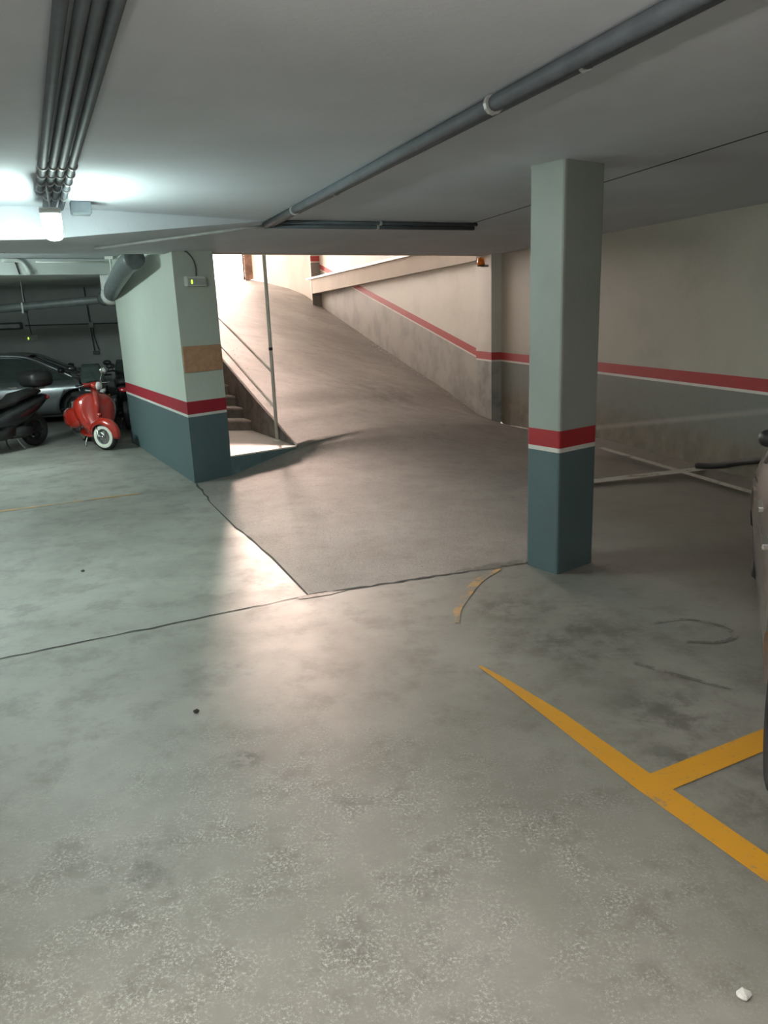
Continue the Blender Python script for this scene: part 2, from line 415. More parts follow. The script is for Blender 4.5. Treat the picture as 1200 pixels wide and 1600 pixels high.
# joints (real dirt-filled gaps), painted lines and marks belong to the floor
def fl(name, pts, wd, mat, z=.004, jit=0, label=None, n=0):
    b = BM(); p = pts
    if n and isinstance(wd, list):
        m_ = (len(pts)-1)*n; w0 = wd; wd = []
        for k in range(m_+1):
            i = min(k//n, len(w0)-2); wd.append(w0[i]+(w0[i+1]-w0[i])*(k/n-i))
    if n: p = [(q.x, q.y) for q in curve_pts([(x, y, 0) for x, y in pts], n)]
    strip(b, p, wd, z, jit); o = link_mesh(name, b, mat, parent=floor)
    if label: o['label'] = label
def subdiv(a, b, n, j=0.012):
    return [(a[0]+(b[0]-a[0])*i/n+random.uniform(-j, j), a[1]+(b[1]-a[1])*i/n+random.uniform(-j, j)) for i in range(n+1)]
fl('floor_joint', subdiv((-6, 2.47), (-.56, 5.145), 60), .013, 'joint', .003, .5)
fl('floor_joint', subdiv((-.56, 5.145), (1.1, 5.69), 30), .03, 'joint', .003, .6)
fl('floor_joint', [(-.56, 5.145)]+subdiv((-.94, 6.05), (-1.4, 7.015), 8)+subdiv((-1.866, 8.089), (-2.26, 9.08), 8), .02, 'joint', .003, .5)
fl('shadow_and_stain', subdiv((.45, 5.50), (1.08, 5.72), 10, .02), [.01, .03, .05, .07, .09, .10, .11, .10, .10, .09, .08], 'mark', .0035, .3)  # shadow at the pillar foot, painted as a dark strip
fl('shadow_and_stain', subdiv((-.62, 5.10), (-.30, 5.22), 6, .01), [.03, .06, .07, .06, .05, .03, .01], 'mark', .0035, .3)  # dark stain at the corner of the joints
fl('yellow_line', [(.50, 3.93), (.62, 3.72), (.80, 3.36), (1.05, 2.79), (1.30, 2.275), (1.9, 1.05), (2.6, -.4)], [.02, .055, .10, .125, .12, .12, .12], 'yellow', label='long yellow bay line')
fl('yellow_line', [(1.09, 2.79), (1.62, 3.055), (2.5, 3.49), (4.2, 4.3)], .125, 'yellow', .0045, label='yellow bay divider')
fl('yellow_line', [(.44, 4.55), (.46, 4.75), (.54, 5.0), (.68, 5.32), (.87, 5.55)], [.03, .05, .07, .07, .03], 'yellow_worn', .004, n=5, label='faded curved yellow stroke')
fl('yellow_line', [(-6.5, 7.0), (-4.12, 8.05), (-2.78, 8.68)], [.06, .06, .05], 'yellow_worn', .004, label='faint yellow line at the back')
fl('white_line', [(1.7, 8.22), (2.38, 8.40), (3.74, 8.82)], .17, 'white_floor', .004, label='white line meeting the wall')
fl('white_line', [wallpt(10.4, -.42), wallpt(7.0, -.42), wallpt(4.8, -.42)], .10, 'white_floor', .005, label='white line along the right wall')
fl('tyre_mark', [(1.62, 4.42), (1.85, 4.47), (2.02, 4.36), (2.05, 4.2), (1.93, 4.12), (1.74, 4.14)], .035, 'mark', .003, .3, n=6)
fl('tyre_mark', [(1.35, 3.9), (1.55, 3.72), (1.75, 3.55)], .03, 'mark', .003, .4, n=4)

# street level above the ramp
bm = BM(); g0 = [(-30, 31.5, 3.40), (-9.4, 31.5, 3.38), (-9.6, 33, 3.42), (-5.2, 32.6, 3.34), (20, 34, 3.4), (20, 90, 3.4), (-60, 90, 3.4)]
bm.faces.new([bm.verts.new(p) for p in g0]); struct('street_ground', bm, 'ramp')

# ---------------------------------------------------------------- ceiling
E_L0 = (-9.5, .6, 2.57); EL = (-3.458, 7.52, 2.60); EA = (-2.332, 9.169, 2.66); EB = (-1.908, 9.608, 2.676); EW = (2.42, 15.2, C)
# straight edge EA-EW
EB = lerp(EA, EW, .09)
F0 = (-2.669, 6.593, C); A0 = (-2.62, 6.388, 2.60); F1 = (-1.073, 8.192, C); F2 = (1.163, 9.422, C)
A0 = (-2.669, 6.593, 2.60)
FL = (-13, 3.8, C); AL = (-13, 3.8, 2.56); EL0 = (-13, 5.2, 2.56)
bm = BM()
def P3(pts): bm.faces.new([bm.verts.new(p) for p in pts])
P3([(-13, -8, C), (*wallpt(-8), C), (*wallpt(9.4), C), F2, F1, F0, FL])
P3([(*wallpt(9.4), C), EW, F2]); P3([F2, EW, F1])
P3([FL, F0, A0, AL]); P3([F0, F1, A0])
P3([F1, EW, EA]); P3([F1, EA, A0]); P3([A0, EA, EL]); P3([A0, EL, EL0, AL])
# slab above, so that the edge has thickness
ceil_main = struct('ceiling', bm, 'ceiling')
bm = BM()
def fascia(a, b, top, th=.25):
    a, b = Vector(a), Vector(b); t = (b-a); q = Vector((-t.y, t.x, 0)).normalized()*th
    v = [a, b, b+q, a+q]; add_prism(bm, [(p.x, p.y) for p in v], [p.z+.002 for p in v], top)
fascia(EA, EW, 7.0)
struct('wall_above_ramp_mouth', bm, 'far_wall')
bm = BM(); fascia(EL0, EL, C+.05); fascia(EL, EA, C+.05)
struct('ceiling_beam_edge', bm, 'ceiling')
# ceiling of the bay behind, with a deeper beam across it
bm = BM()
bm.faces.new([bm.verts.new(p) for p in [(-13, 3.8, C+.01), (-13, 19.5, C+.01), (-4.2, 19.5, C+.01), (-1.9, 9.3, C+.01), EA[:2]+(C+.01,), EL[:2]+(C+.01,)]])
struct('ceiling_back_bay', bm, 'ceiling')
bm = BM(); b0 = Vector((-5.378, 11.581)); bd = Vector((math.sin(R(58)), math.cos(R(58)))); bq = Vector((-bd.y, bd.x))
pts = [b0-bd*9, b0+bd*2.2, b0+bd*2.2+bq*3.6, b0-bd*9+bq*3.6]
add_prism(bm, [(p.x, p.y) for p in pts], 2.63, C); struct('ceiling_cross_beam', bm, 'white_wall')
# unseen ramp roof; its sloping far part is added to block sky light
bm = BM(); add_prism(bm, [(-5.5, 9.0), (2.8, 15.0), (2.6, 16), (1.2, 20), (-10, 20), (-9, 12)], 7.0, 7.25); add_prism(bm, [(-14, 20.0), (2.4, 20.0), (2.4, 33), (-16, 33)], [7.02, 7.02, 12.2, 12.2], [7.3, 7.3, 12.5, 12.5]); struct('ceiling_ramp_sky_block', bm, 'far_wall')

# ---------------------------------------------------------------- walls
bm = BM()
y1 = 14.62; a, b_ = wallpt(-8), wallpt(15.25)
add_prism(bm, [wallpt(-8), wallpt(15.3), wallpt(15.3, .3), wallpt(-8, .3)], -.4, 3.4)
struct('wall_right', bm, 'wall_r')
bm = BM()   # pilaster closing the right wall
p0 = wallpt(14.62, -.17); p1 = wallpt(15.34, -.17)
add_prism(bm, [p0, p1, wallpt(15.5, .3), wallpt(14.56, .3)], -.4, 7)
struct('wall_pilaster', bm, 'pilaster')
# ramp wall, recessed between the pilaster and the far pier
bm = BM(); add_prism(bm, [U(-.05), U(12.05), U(12.05, .35), U(-.05, .35)], -.6, 12)
struct('wall_ramp_right', bm, 'wall_ramp')
# far wall: pier and curving run up to the gateway
fw = [(-1.98, 26.9), (-2.10, 27.25), (-2.75, 28.5), (-3.5, 29.8), (-4.2, 31.0), (-4.74, 32.0)]
p = U(11.95, .4)
bm = BM(); add_prism(bm, [(U(11.74, -.30)[0], U(11.74, -.30)[1]), *[(x-.12, y) for x, y in fw], (-3.6, 33.2), U(13.5, 1.2), U(11.9, .4)], -.2, 12.4)
struct('wall_far', bm, M['far_wall'])
bm = BM(); q0 = U(11.74, -.305); q1 = U(11.74, .36)   # banded jamb at the end of the recess
add_prism(bm, [q0, q1, U(11.79, .36), U(11.79, -.302)], 1.5, 7); 
struct('wall_recess_jamb', bm, banded('recess jamb paint', 3.72, .17, (.60, .58, .53), (.42, .05, .05), (.20, .20, .19)))
# landing side and block with stairs
Cc = (-4.076, 12.505); Ld = Vector((Cc[0]-A[0], Cc[1]-A[1])).normalized()
Cf = (Cc[0]+Ld.x*.0, Cc[1]+Ld.y*.0)
bk = lambda t: (B[0]+d22.x*t, B[1]+d22.y*t)
bm = BM(); add_prism(bm, [A, B, bk(3.6), Cc], -.02, [C, C, C, C]); blk = struct('wall_stair_block', bm, 'block')
bm = BM(); add_prism(bm, [bk(3.6), bk(24), (bk(24)[0]-.4, bk(24)[1]), (-5.2, 19.4), Cc], -.02, 12.4); struct('wall_stair_left', bm, 'far_wall')
bm = BM(); add_prism(bm, [(B[0]-.02, B[1]+.1), bk(3.6), Cc, (A[0], A[1]+.25)], C+.03, 7); struct('wall_over_block', bm, 'far_wall')
# back, left and rear walls of the garage
h75 = (math.sin(R(75)), math.cos(R(75))); nb = (math.cos(R(75)), -math.sin(R(75)))
def BW(s, off=0): return (-6+h75[0]*s-(-nb[0]*-off), 17.6+h75[1]*s-nb[1]*off) if False else (-6+h75[0]*s+nb[0]*off, 17.6+h75[1]*s+nb[1]*off)
bm = BM(); add_prism(bm, [BW(-9), BW(.8), BW(.8, -.3), BW(-9, -.3)], -.1, 3.2); struct('wall_back', bm, 'white_wall')
bm = BM(); add_prism(bm, [(-13, -8), (-13.3, -8), (-13.3, 18), (-13, 18)], -.1, 3.2); struct('wall_left', bm, 'white_wall')
bm = BM(); add_prism(bm, [(-13, -8), (-13, -8.3), (9, -8.3), (9, -8)], -.1, 3.2); struct('wall_rear', bm, 'white_wall')

# recess beam (low parapet of the level above) with its coping
bm = BM()
e0, e1 = U(11.76, -.30), U(-.25, -.12)
v = [(e0, 2.54, 2.99), (e1, 2.77, 3.12), (U(-.25, .02), 2.77, 3.12), (U(11.76, .02), 2.54, 2.99)]
add_prism(bm, [q[0] for q in v], [q[1] for q in v], [q[2] for q in v])
beam = tag(link_mesh('parapet_beam', bm, 'far_wall'), 'pale level beam spanning the recess of the ramp wall', 'beam')
bm = BM(); e0, e1 = U(12.3, -.36), U(-.25, -.18)
v = [(e0, 2.99, 3.05), (e1, 3.12, 3.17), (U(-.25, .02), 3.12, 3.17), (U(12.3, .02), 2.99, 3.05)]
add_prism(bm, [q[0] for q in v], [q[1] for q in v], [q[2] for q in v])
link_mesh('coping', bm, 'tile', parent=beam)

# gateway jamb at the top of the ramp
gj = empty('gateway_post', (-5.0, 32.1, 3.3), R(10), 'brown rusty gateway post at the top of the ramp', 'post')
bm = BM(); add_box(bm, (0, 0, 1.6), (.34, .3, 3.2)); link_mesh('post', bm, plain('brown gate post', (.26, .16, .12), .8, var=.35, scale=3), gj)
bm = BM(); add_box(bm, (-.21, -.06, 1.6), (.07, .14, 3.2)); link_mesh('frame_edge', bm, plain('rusty frame', (.16, .09, .07), .7, var=.3), gj)

# ---------------------------------------------------------------- right pillar
bm = BM()
PM = Vector((1.264, 5.382)); PL = Vector((1.085, 5.64)); PR = Vector((1.592, 5.625))
add_prism(bm, [PM, PR, PR+(PL-PM), PL], -.02, C+.02)
o = struct('trim_pillar', bm, 'pillar', bevel=.018); o.name = 'concrete_pillar'
tag(o, 'square concrete pillar with red band in the middle of the garage', 'pillar'); del o['kind']

# ---------------------------------------------------------------- landing, stairs, stringer
bm = BM()
land = [(-1.93, 9.79), (PC.x, PC.y), L22(1.72), (-2.36, 11.68)]
land = [(B[0], B[1]), (PC.x, PC.y), L28(1.78), (-2.80, 11.80)]
add_prism(bm, land, -.02, .235)
st = tag(link_mesh('staircase', bm, plain('teal landing side', (.10, .155, .165), .6, var=.2, scale=4)), 'low tiled staircase landing beside the ramp', 'staircase')
bm = BM(); c0 = Vector((sum(p[0] for p in land)/4, sum(p[1] for p in land)/4))
lp = [(c0.x+(p[0]-c0.x)*1.012, c0.y+(p[1]-c0.y)*1.012) for p in land]
add_prism(bm, lp, .235, .255); o = link_mesh('landing_top', bm, 'tile', parent=st); o['label'] = 'pale tiled landing top'
for k in range(4):
    t0 = 1.74+k*.33; z1 = .255+.155*(k+1); sd_ = Vector((-.305, .076))*2.2
    r0, r1 = Vector(L28(t0, -.012)), Vector(L28(t0+.33, -.012)); l0, l1 = r0+sd_, r1+sd_
    bm = BM(); add_prism(bm, [l0, r0, r1, l1], .1, z1-.025); s_ = link_mesh('step', bm, 'riser', parent=st)
    nz_ = Vector((d28.x, d28.y))*-.025
    bm = BM(); add_prism(bm, [l0+nz_, r0+nz_, r1, l1], z1-.025, z1); link_mesh('tread', bm, 'tread', parent=s_)
bm = BM(); t0 = 1.74+4*.33; r0, r1 = Vector(L28(t0, -.012)), Vector(L28(4.6, -.012))
add_prism(bm, [r0+sd_, r0, r1, r1+sd_], .1, .255+.155*4); link_mesh('upper_landing', bm, 'riser', parent=st)
# stringer wall between stairs and ramp, its top following the ramp
prof = [(0, .25, 0, .25), (.48, .40, .67, .375), (.64, .46, .91, .43), (1.42, .71, 2.06, .655), (2.93, 1.24, 4.5, 1.155), (4.6, 1.80, 8, 1.86)]
bm = BM()
va = [[bm.verts.new((*L28(a_), z_+.008)) for a_, z_, b_, y_ in prof], [bm.verts.new((*L22(b_, .03), y_+.008)) for a_, z_, b_, y_ in prof]]
vb = [[bm.verts.new((*L28(a_), -.02)) for a_, z_, b_, y_ in prof], [bm.verts.new((*L22(b_, .03), -.02)) for a_, z_, b_, y_ in prof]]
for i in range(len(prof)-1):
    bm.faces.new((va[0][i], va[1][i], va[1][i+1], va[0][i+1])); bm.faces.new((va[0][i], va[0][i+1], vb[0][i+1], vb[0][i])); bm.faces.new((va[1][i], va[1][i+1], vb[1][i+1], vb[1][i]))
bm.faces.new((va[0][-1], va[1][-1], vb[1][-1], vb[0][-1]))
struct('wall_stringer', bm, 'stringer')
# handrail
pp = Vector((-1.437, 10.55, .255))
hr = empty('handrail', pp, 0, 'cream steel handrail with tall post on the stair landing', 'handrail')
bm = BM(); add_tube(bm, [(0, 0, 0), (0, 0, 3.0)], .024, 14); link_mesh('post', bm, 'rail', hr, smooth=True)
bm = BM(); add_tube(bm, [(0, 0, 0), (0, 0, .012)], .05, 16); link_mesh('base_plate', bm, 'rail', hr)
for z0 in (.93, .45):
    bm = BM(); e = Vector((d22.x*6.5, d22.y*6.5, z0+6.5*.212)); add_tube(bm, [(0, 0, z0), e], .017, 12); link_mesh('rail', bm, 'rail', hr, smooth=True)
bm = BM(); q = Vector((d22.x*6.2, d22.y*6.2, 0)); add_tube(bm, [q+Vector((0, 0, 1.25)), q+Vector((0, 0, 2.26))], .02, 12); link_mesh('upper_post', bm, 'rail', hr, smooth=True)
bm = BM(); add_tube(bm, [(0, 0, 1.22), (0, 0, 1.26)], .027, 12); link_mesh('bolt', bm, 'black_plastic', hr)

# leaves and paper bits along the ramp edges
bm = BM()
def bit(x, y, z, s):
    a = random.uniform(0, PI); v = []
    for k in range(5):
        b = a+k*2*PI/5+random.uniform(-.3, .3); r = s*random.uniform(.5, 1)
        v.append(bm.verts.new((x+r*math.cos(b), y+r*.6*math.sin(b), z+random.uniform(.004, .02))))
    bm.faces.new(v)
def on_ramp(f, s):
    l, r = cr(f); return lerp(l, r, s)
for _ in range(150):
    f = random.uniform(9.6, 12.2); s = .975-abs(random.gauss(.0, .05))
    x, y, z = on_ramp(f, s); bit(x, y, z+.012, random.uniform(.012, .045))
for _ in range(45):
    f = random.uniform(9.4, 12.3); s = abs(random.gauss(.03, .03))+.03
    x, y, z = on_ramp(f, s); bit(x, y, z+.012, random.uniform(.01, .03))
for _ in range(25):
    f = random.uniform(3, 10); s = random.uniform(.1, .9); x, y, z = on_ramp(f, s); bit(x, y, z+.012, random.uniform(.008, .02))
tag(link_mesh('leaf_litter', bm, plain('dry pale leaves', (.62, .55, .46), .8, var=.2)), 'pale dry leaves and paper bits scattered along the ramp edges', 'litter', kind='stuff')
bm = BM(); add_ball(bm, (0, 0, .011), (.022, .016, .012), 10)
for v in bm.verts: v.co += noise.noise_vector(v.co*60)*.006
tag(link_mesh('crumpled_paper', bm, 'white_plastic', loc=(.98, 1.77, 0)), 'small crumpled white paper scrap on the concrete, bottom right', 'litter')
for q, lb in (((-2.44, 5.88, 0), 'small black stone on the floor under the lamp'), ((-.995, 3.537, 0), 'small dark stone on the open floor right of centre left')):
    bm = BM(); add_ball(bm, (0, 0, .008), (.016, .012, .01), 8)
    for v in bm.verts: v.co += noise.noise_vector(v.co*90)*.004
    tag(link_mesh('stone', bm, 'joint', loc=q), lb, 'stone')

# ---------------------------------------------------------------- board, emergency lights on the block
e_ab = Vector((B[0]-A[0], B[1]-A[1])); wAB = e_ab.length; e_ab.normalize(); n_ab = Vector((e_ab.y, -e_ab.x))
ang_ab = math.atan2(e_ab.y, e_ab.x)
def AB(s, off=.0): q = Vector(A)+e_ab*s+n_ab*off; return q
q = AB(wAB/2, .009)
bm = BM(); add_box(bm, (0, 0, 0), (wAB-.012, .016, .30)); o = link_mesh('brown_board', bm, 'board', loc=(q.x, q.y, 1.47), rotz=ang_ab, bevel=.003)
tag(o, 'brown board fixed across the narrow face of the stair block', 'board')
def emergency(loc, rotz, label, cable, wd=.27, hh=.11):
    t = empty('emergency_light', loc, rotz, label, 'light')
    bm = BM(); add_box(bm, (0, -.03, 0), (wd, .06, hh)); link_mesh('housing', bm, 'white_plastic', t, bevel=.012)
    bm = BM(); add_box(bm, (0, -.063, -.004), (wd*.86, .008, hh*.62)); link_mesh('diffuser', bm, 'conduit_pale', t, bevel=.003)
    bm = BM(); add_box(bm, (-wd*.26, -.070, -.008), (.012, .006, .04)); link_mesh('indicator', bm, 'led', t)
    bm = BM(); add_tube(bm, curve_pts(cable, 6), .008, 8); link_mesh('cable', bm, 'conduit', t, smooth=True)
    return t
q = AB(wAB*.46, .004)
emergency((q.x, q.y, 2.345), ang_ab, 'white emergency light with green indicator on the stair block', [(.03, -.012, .05), (.035, -.012, .14), (.01, -.012, .24), (-.05, -.012, .31), (-.09, -.012, .33)])

# ---------------------------------------------------------------- ceiling conduits
def run(name, label, cat, pts, r, mat, clips=(), group=None, seg=12):
    bm = BM(); add_tube(bm, pts, r, seg); o = tag(link_mesh(name, bm, mat, smooth=True), label, cat, group)
    P = [Vector(p) for p in pts]
    for t in clips:
        i = min(int(t), len(P)-2); p = P[i].lerp(P[i+1], t-i); d = (P[i+1]-P[i]).normalized()
        bm = BM(); add_tube(bm, [p-d*.012, p+d*.012], r*1.35, seg); link_mesh('clip', bm, 'conduit_pale', o)
    return o
c0 = [(-.85, 2.457), (-.79, 2.463), (-.746, 2.467), (-.694, 2.472)]
c1 = [(-2.291, 5.714), (-2.239, 5.727), (-2.187, 5.741), (-2.13, 5.756)]
lab = ['leftmost of the four grey ceiling conduits above the lit lamp', 'second from left of the four grey ceiling conduits', 'third from left of the four grey ceiling conduits', 'rightmost of the four grey ceiling conduits']
for i in range(4):
    a, b_ = Vector((*c0[i], C-.028)), Vector((*c1[i], C-.028)); d = (b_-a)
    s0 = a-d*.9; s1 = b_+d*(.02 if i == 0 else .18+.02*i)
    s0.x += i*.01
    run('ceiling_conduit', lab[i], 'conduit', [s0, a, b_, s1], .022, 'conduit', clips=(1.72, 1.8, 1.88, 1.96, 2.3), group='conduits running to the lamp')
# main pair along the aisle, and the short pair along the fold
d = Vector((-1.091-.97, 8.308-2.636, 0)); a = Vector((.97, 2.636, C-.035)); e = Vector((-1.091, 8.308, C-.03)); sd = Vector((d.y, -d.x, 0)).normalized()
run('ceiling_pipe', 'thick grey ceiling pipe running diagonally across the ceiling', 'pipe', [a-d*.8, a, e], .034, 'conduit', clips=(.5, 1.2, 1.8))
run('ceiling_pipe', 'thinner grey conduit hugging the right side of the thick diagonal ceiling pipe', 'pipe', [a-d*.8+sd*.065, a+sd*.065, e+sd*.06], .022, 'conduit', clips=(.5, 1.1, 1.63))
run('ceiling_pipe', 'lower grey pipe running from the pipe junction towards the square pillar', 'pipe', [(-1.06, 8.27, C-.04), (1.151, 9.325, C-.04)], .024, 'conduit', clips=(.5,))
run('ceiling_pipe', 'upper thin grey pipe behind the lower cross pipe', 'pipe', [(-1.0, 8.05, C-.025), (1.16, 9.10, C-.025)], .018, 'conduit', clips=(.5,))
run('ceiling_conduit', 'thin pale conduit along the edge of the ceiling beam', 'conduit', [(-2.62, 7.62, 2.60), (-1.35, 8.15, 2.78), (-1.08, 8.28, C-.04)], .013, 'conduit_pale', clips=(.9,))
t = empty('junction_box', (-2.284, 6.45, C), R(25), 'dark square junction box on the ceiling beside the conduits', 'box')
bm = BM(); add_box(bm, (0, 0, -.045), (.15, .12, .09)); link_mesh('box_body', bm, 'conduit', t, bevel=.006)
bm = BM(); add_box(bm, (0, 0, -.094), (.135, .105, .012)); link_mesh('lid', bm, 'duct', t, bevel=.004)

# ---------------------------------------------------------------- lamps
def tube_lamp(loc, rotz, label, mat, hang=.16, ln=1.2, group=None):
    t = empty('ceiling_lamp', loc, rotz, label, 'lamp', group)     # origin at the ceiling
    bm = BM(); add_box(bm, (0, 0, -hang-.02), (ln, .13, .04)); link_mesh('housing', bm, 'white_plastic', t, bevel=.01)
    bm = BM(); add_loft(bm, [(-ln/2+.01, -hang-.065, .045, .02), (-ln/2+.05, -hang-.075, .062, .036), (ln/2-.05, -hang-.075, .062, .036), (ln/2-.01, -hang-.065, .045, .02)], 16)
    link_mesh('diffuser', bm, mat, t, smooth=True)
    for s in (-.42, .42):
        bm = BM(); add_tube(bm, [(s*ln, 0, 0), (s*ln, 0, -hang)], .006, 8); link_mesh('rod', bm, 'steel', t)
    return t
tube_lamp((-2.26, 5.78, C), R(90+21), 'lit white ceiling lamp hanging at the left', M['tube'], hang=.19, ln=1.1)
tube_lamp((-7.0, 2.1, C), R(90+23), 'lit ceiling lamp outside the view at left', M['tube4'])
tube_lamp((-.35, .65, C), R(90+23), 'lit ceiling lamp above the viewpoint', M['tube2'], hang=.35)
tube_lamp((-6.0, 9.6, C), R(90+23), 'unseen lit ceiling lamp added to brighten the back bays', M['tube3'])  # added out of view, to lift the back wall and beam

# ---------------------------------------------------------------- back bay fittings
def onBW(x, z, off=-.0):
    s = (x+6)/h75[0]; return Vector((x, 17.6+h75[1]*s, z))+Vector((nb[0], nb[1], 0))*(.03+off)
p = onBW(-7.5, 1.64); emergency((p.x, p.y, p.z), R(15), 'small emergency light on the dim back wall', [(0, 0, .05), (-.02, 0, .3), (-.05, 0, 1.0), (-.09, 0, 1.05)], wd=.25, hh=.13)
t = empty('wall_lamp', onBW(-8.2, 1.90, .02), R(15), 'unlit long tube fitting on the back wall', 'lamp')
bm = BM(); add_box(bm, (0, 0, 0), (1.15, .06, .15)); link_mesh('frame', bm, 'conduit', t, bevel=.02)
bm = BM(); add_box(bm, (0, -.035, 0), (1.05, .03, .085)); link_mesh('cover', bm, 'duct_pale', t, bevel=.02)
run('wall_conduit', 'thin level conduit along the back wall', 'conduit', [onBW(-7.6, 1.90), onBW(-5.0, 1.87)], .012, 'conduit')
t = empty('switch_box', onBW(-6.3, 1.86, .02), R(15), 'grey box with drop conduits on the back wall', 'box')
bm = BM(); add_box(bm, (0, 0, 0), (.1, .07, .12)); link_mesh('box_body', bm, 'duct_pale', t, bevel=.006)
bm = BM(); add_tube(bm, [(-.05, 0, .8), (-.02, 0, .05)], .013, 8); link_mesh('upper_conduit', bm, 'conduit', t)
for dx in (-.02, .03):
    bm = BM(); add_tube(bm, curve_pts([(dx, 0, -.05), (dx+.01, 0, -.3), (dx+.04+dx, 0, -.55)], 5), .011, 8); link_mesh('drop_conduit', bm, 'conduit', t)
bm = BM(); add_box(bm, (.03, 0, -.6), (.13, .06, .08)); link_mesh('socket', bm, 'duct', t, bevel=.004)
# drain pipe along the bay, elbow and the branch coming to the block
dp = empty('drain_pipe', (-4.6, 13.4, 2.25), 0, 'dark grey suspended drain pipe across the back bay', 'pipe')
bm = BM(); add_tube(bm, curve_pts([(-6.4, -.35, -.12), (-3, -.1, -.10), (-.2, .05, .03), (.12, -.05, .06)], 5), .068, 16); link_mesh('long_pipe', bm, 'duct', dp, smooth=True)
bm = BM(); add_tube(bm, curve_pts([(.06, -.02, .05), (.3, -.4, .08), (.75, -1.6, .17), (1.45, -3.2, .34), (1.75, -3.75, .40)], 5), .12, 18); link_mesh('branch_pipe', bm, 'duct', dp, smooth=True)
bm = BM(); add_tube(bm, [(.26, -.3, .06), (.42, -.75, .10)], .15, 18); o = link_mesh('collar', bm, 'duct_pale', dp, smooth=True); o['label'] = 'pale grey collar'
bm = BM(); add_box(bm, (.42, -.8, .27), (.2, .2, .26)); o = link_mesh('inspection_cap', bm, 'duct_pale', dp, bevel=.03); o['label'] = 'pale inspection cap'
for x, y, z in ((-1.3, 0, -.05), (-3.4, -.1, -.1)):
    bm = BM(); add_box(bm, (x, y, z), (.03, .16, .17)); link_mesh('bracket', bm, 'steel', dp)
    bm = BM(); add_tube(bm, [(x, y, z), (x, y, .38)], .008, 8); link_mesh('hanger_rod', bm, 'steel', dp)
bm = BM(); add_tube(bm, [(.72, -1.5, .12), (.70, -1.45, .60)], .014, 8); link_mesh('hanger_rod', bm, 'white_plastic', dp)
bm = BM(); add_box(bm, (.70, -1.45, .585), (.12, .1, .04)); link_mesh('hanger_plate', bm, 'white_plastic', dp)
# conduit with bend and cable on the beam
bp = lambda s, z, o_=.03: Vector((b0.x+bd.x*s, b0.y+bd.y*s, z))-Vector((bq.x, bq.y, 0))*o_
run('beam_conduit', 'pale bent conduit on the face of the cross beam', 'conduit', curve_pts([bp(.05, C-.02), bp(.28, C-.03), bp(.36, C-.12), bp(.40, 2.64)], 6), .028, 'duct_pale', clips=(16,))
run('beam_cable', 'thin black cable down the cross beam', 'cable', [bp(.22, C-.02, .012), bp(.26, 2.64, .012)], .009, 'black_plastic')
run('beam_cable', 'level pale cable along the top of the cross beam', 'cable', [bp(.5, C-.045, .015), bp(1.55, C-.045, .015)], .012, 'white_plastic')

# beacon at the pilaster
q = Vector(wallpt(14.75, -.17)); t = empty('warning_beacon', (q.x-.14, q.y, 2.72), R(75), 'orange warning beacon high on the ramp pilaster', 'beacon')
bm = BM(); add_tube(bm, [(0, 0, -.05), (0, 0, .045)], [.075, .06], 18); add_ball(bm, (0, 0, .045), (.06, .06, .04), 16); link_mesh('dome', bm, 'lens_orange', t, smooth=True)
bm = BM(); add_tube(bm, [(0, 0, -.075), (0, 0, -.05)], .07, 18); link_mesh('beacon_base', bm, 'black_plastic', t)
bm = BM(); add_tube(bm, [(0, -.14, -.07), (0, 0, -.07)], .02, 8); link_mesh('bracket', bm, 'steel', t)

# black hose by the right wall
pts = curve_pts([(3.70, 8.86, .034), (3.84, 8.68, .06), (3.97, 8.40, .15), (4.03, 8.13, .22), (4.08, 7.9, .27), (4.12, 7.6, .29), (4.16, 7.2, .24), (4.2, 6.8, .05)], 6)
bm = BM(); add_tube(bm, pts, .034, 12); o = tag(link_mesh('rubber_hose', bm, 'rubber', smooth=True), 'black rubber hose curving up from the floor by the right wall', 'hose')

# ---------------------------------------------------------------- wheels
def wheel(parent, x, r, w_, z=None, y=0, steer=0, whitewall=False, rim='steel', name='wheel', rimr=.6, pivot=None):
    z = r if z is None else z
    T = Matrix.Translation((x, y, z)) @ Matrix.Rotation(steer, 4, 'Z')
    h = w_/2; rr = r*rimr
    bm = BM(); prof = [(rr, -h*.75), (rr+(r-rr)*.45, -h), (r-.35*h, -h*.92), (r-.08*h, -h*.55), (r, 0), (r-.08*h, h*.55), (r-.35*h, h*.92), (rr+(r-rr)*.45, h), (rr, h*.75), (rr*.96, 0), (rr, -h*.75)]
    add_revolve(bm, prof, 36, T); wh = link_mesh(name, bm, 'rubber', parent, smooth=True)
    if whitewall:
        for s in (-1, 1):
            bm = BM(); add_revolve(bm, [(rr*1.0, s*h*.98), (rr+(r-rr)*.22, s*h*1.06), (rr+(r-rr)*.52, s*h*1.04), (rr+(r-rr)*.58, s*h*.97)], 36, T); link_mesh('whitewall', bm, 'whitewall', wh, smooth=True)
    bm = BM(); add_revolve(bm, [(rr*1.02, -h*.8), (rr*.9, -h*.72), (rr*.8, -h*.25), (rr*.3, -h*.25), (.001, -h*.3)], 30, T)
    add_revolve(bm, [(rr*1.02, h*.8), (rr*.9, h*.72), (rr*.8, h*.25), (rr*.3, h*.25), (.001, h*.3)], 30, T)
    for k in range(5):
        a = k*2*PI/5
        for s in (-1, 1):
            c = Vector((math.cos(a)*rr*.55, s*h*.38, math.sin(a)*rr*.55)); add_box(bm, (0, 0, 0), (rr*.7, h*.4, rr*.22), T @ Matrix.Translation(c) @ Matrix.Rotation(-a, 4, 'Y'))
    add_revolve(bm, [(.001, -h*.8), (rr*.24, -h*.75), (rr*.26, 0), (rr*.24, h*.75), (.001, h*.8)], 16, T)
    link_mesh('rim', bm, rim, wh, smooth=False)
    return wh

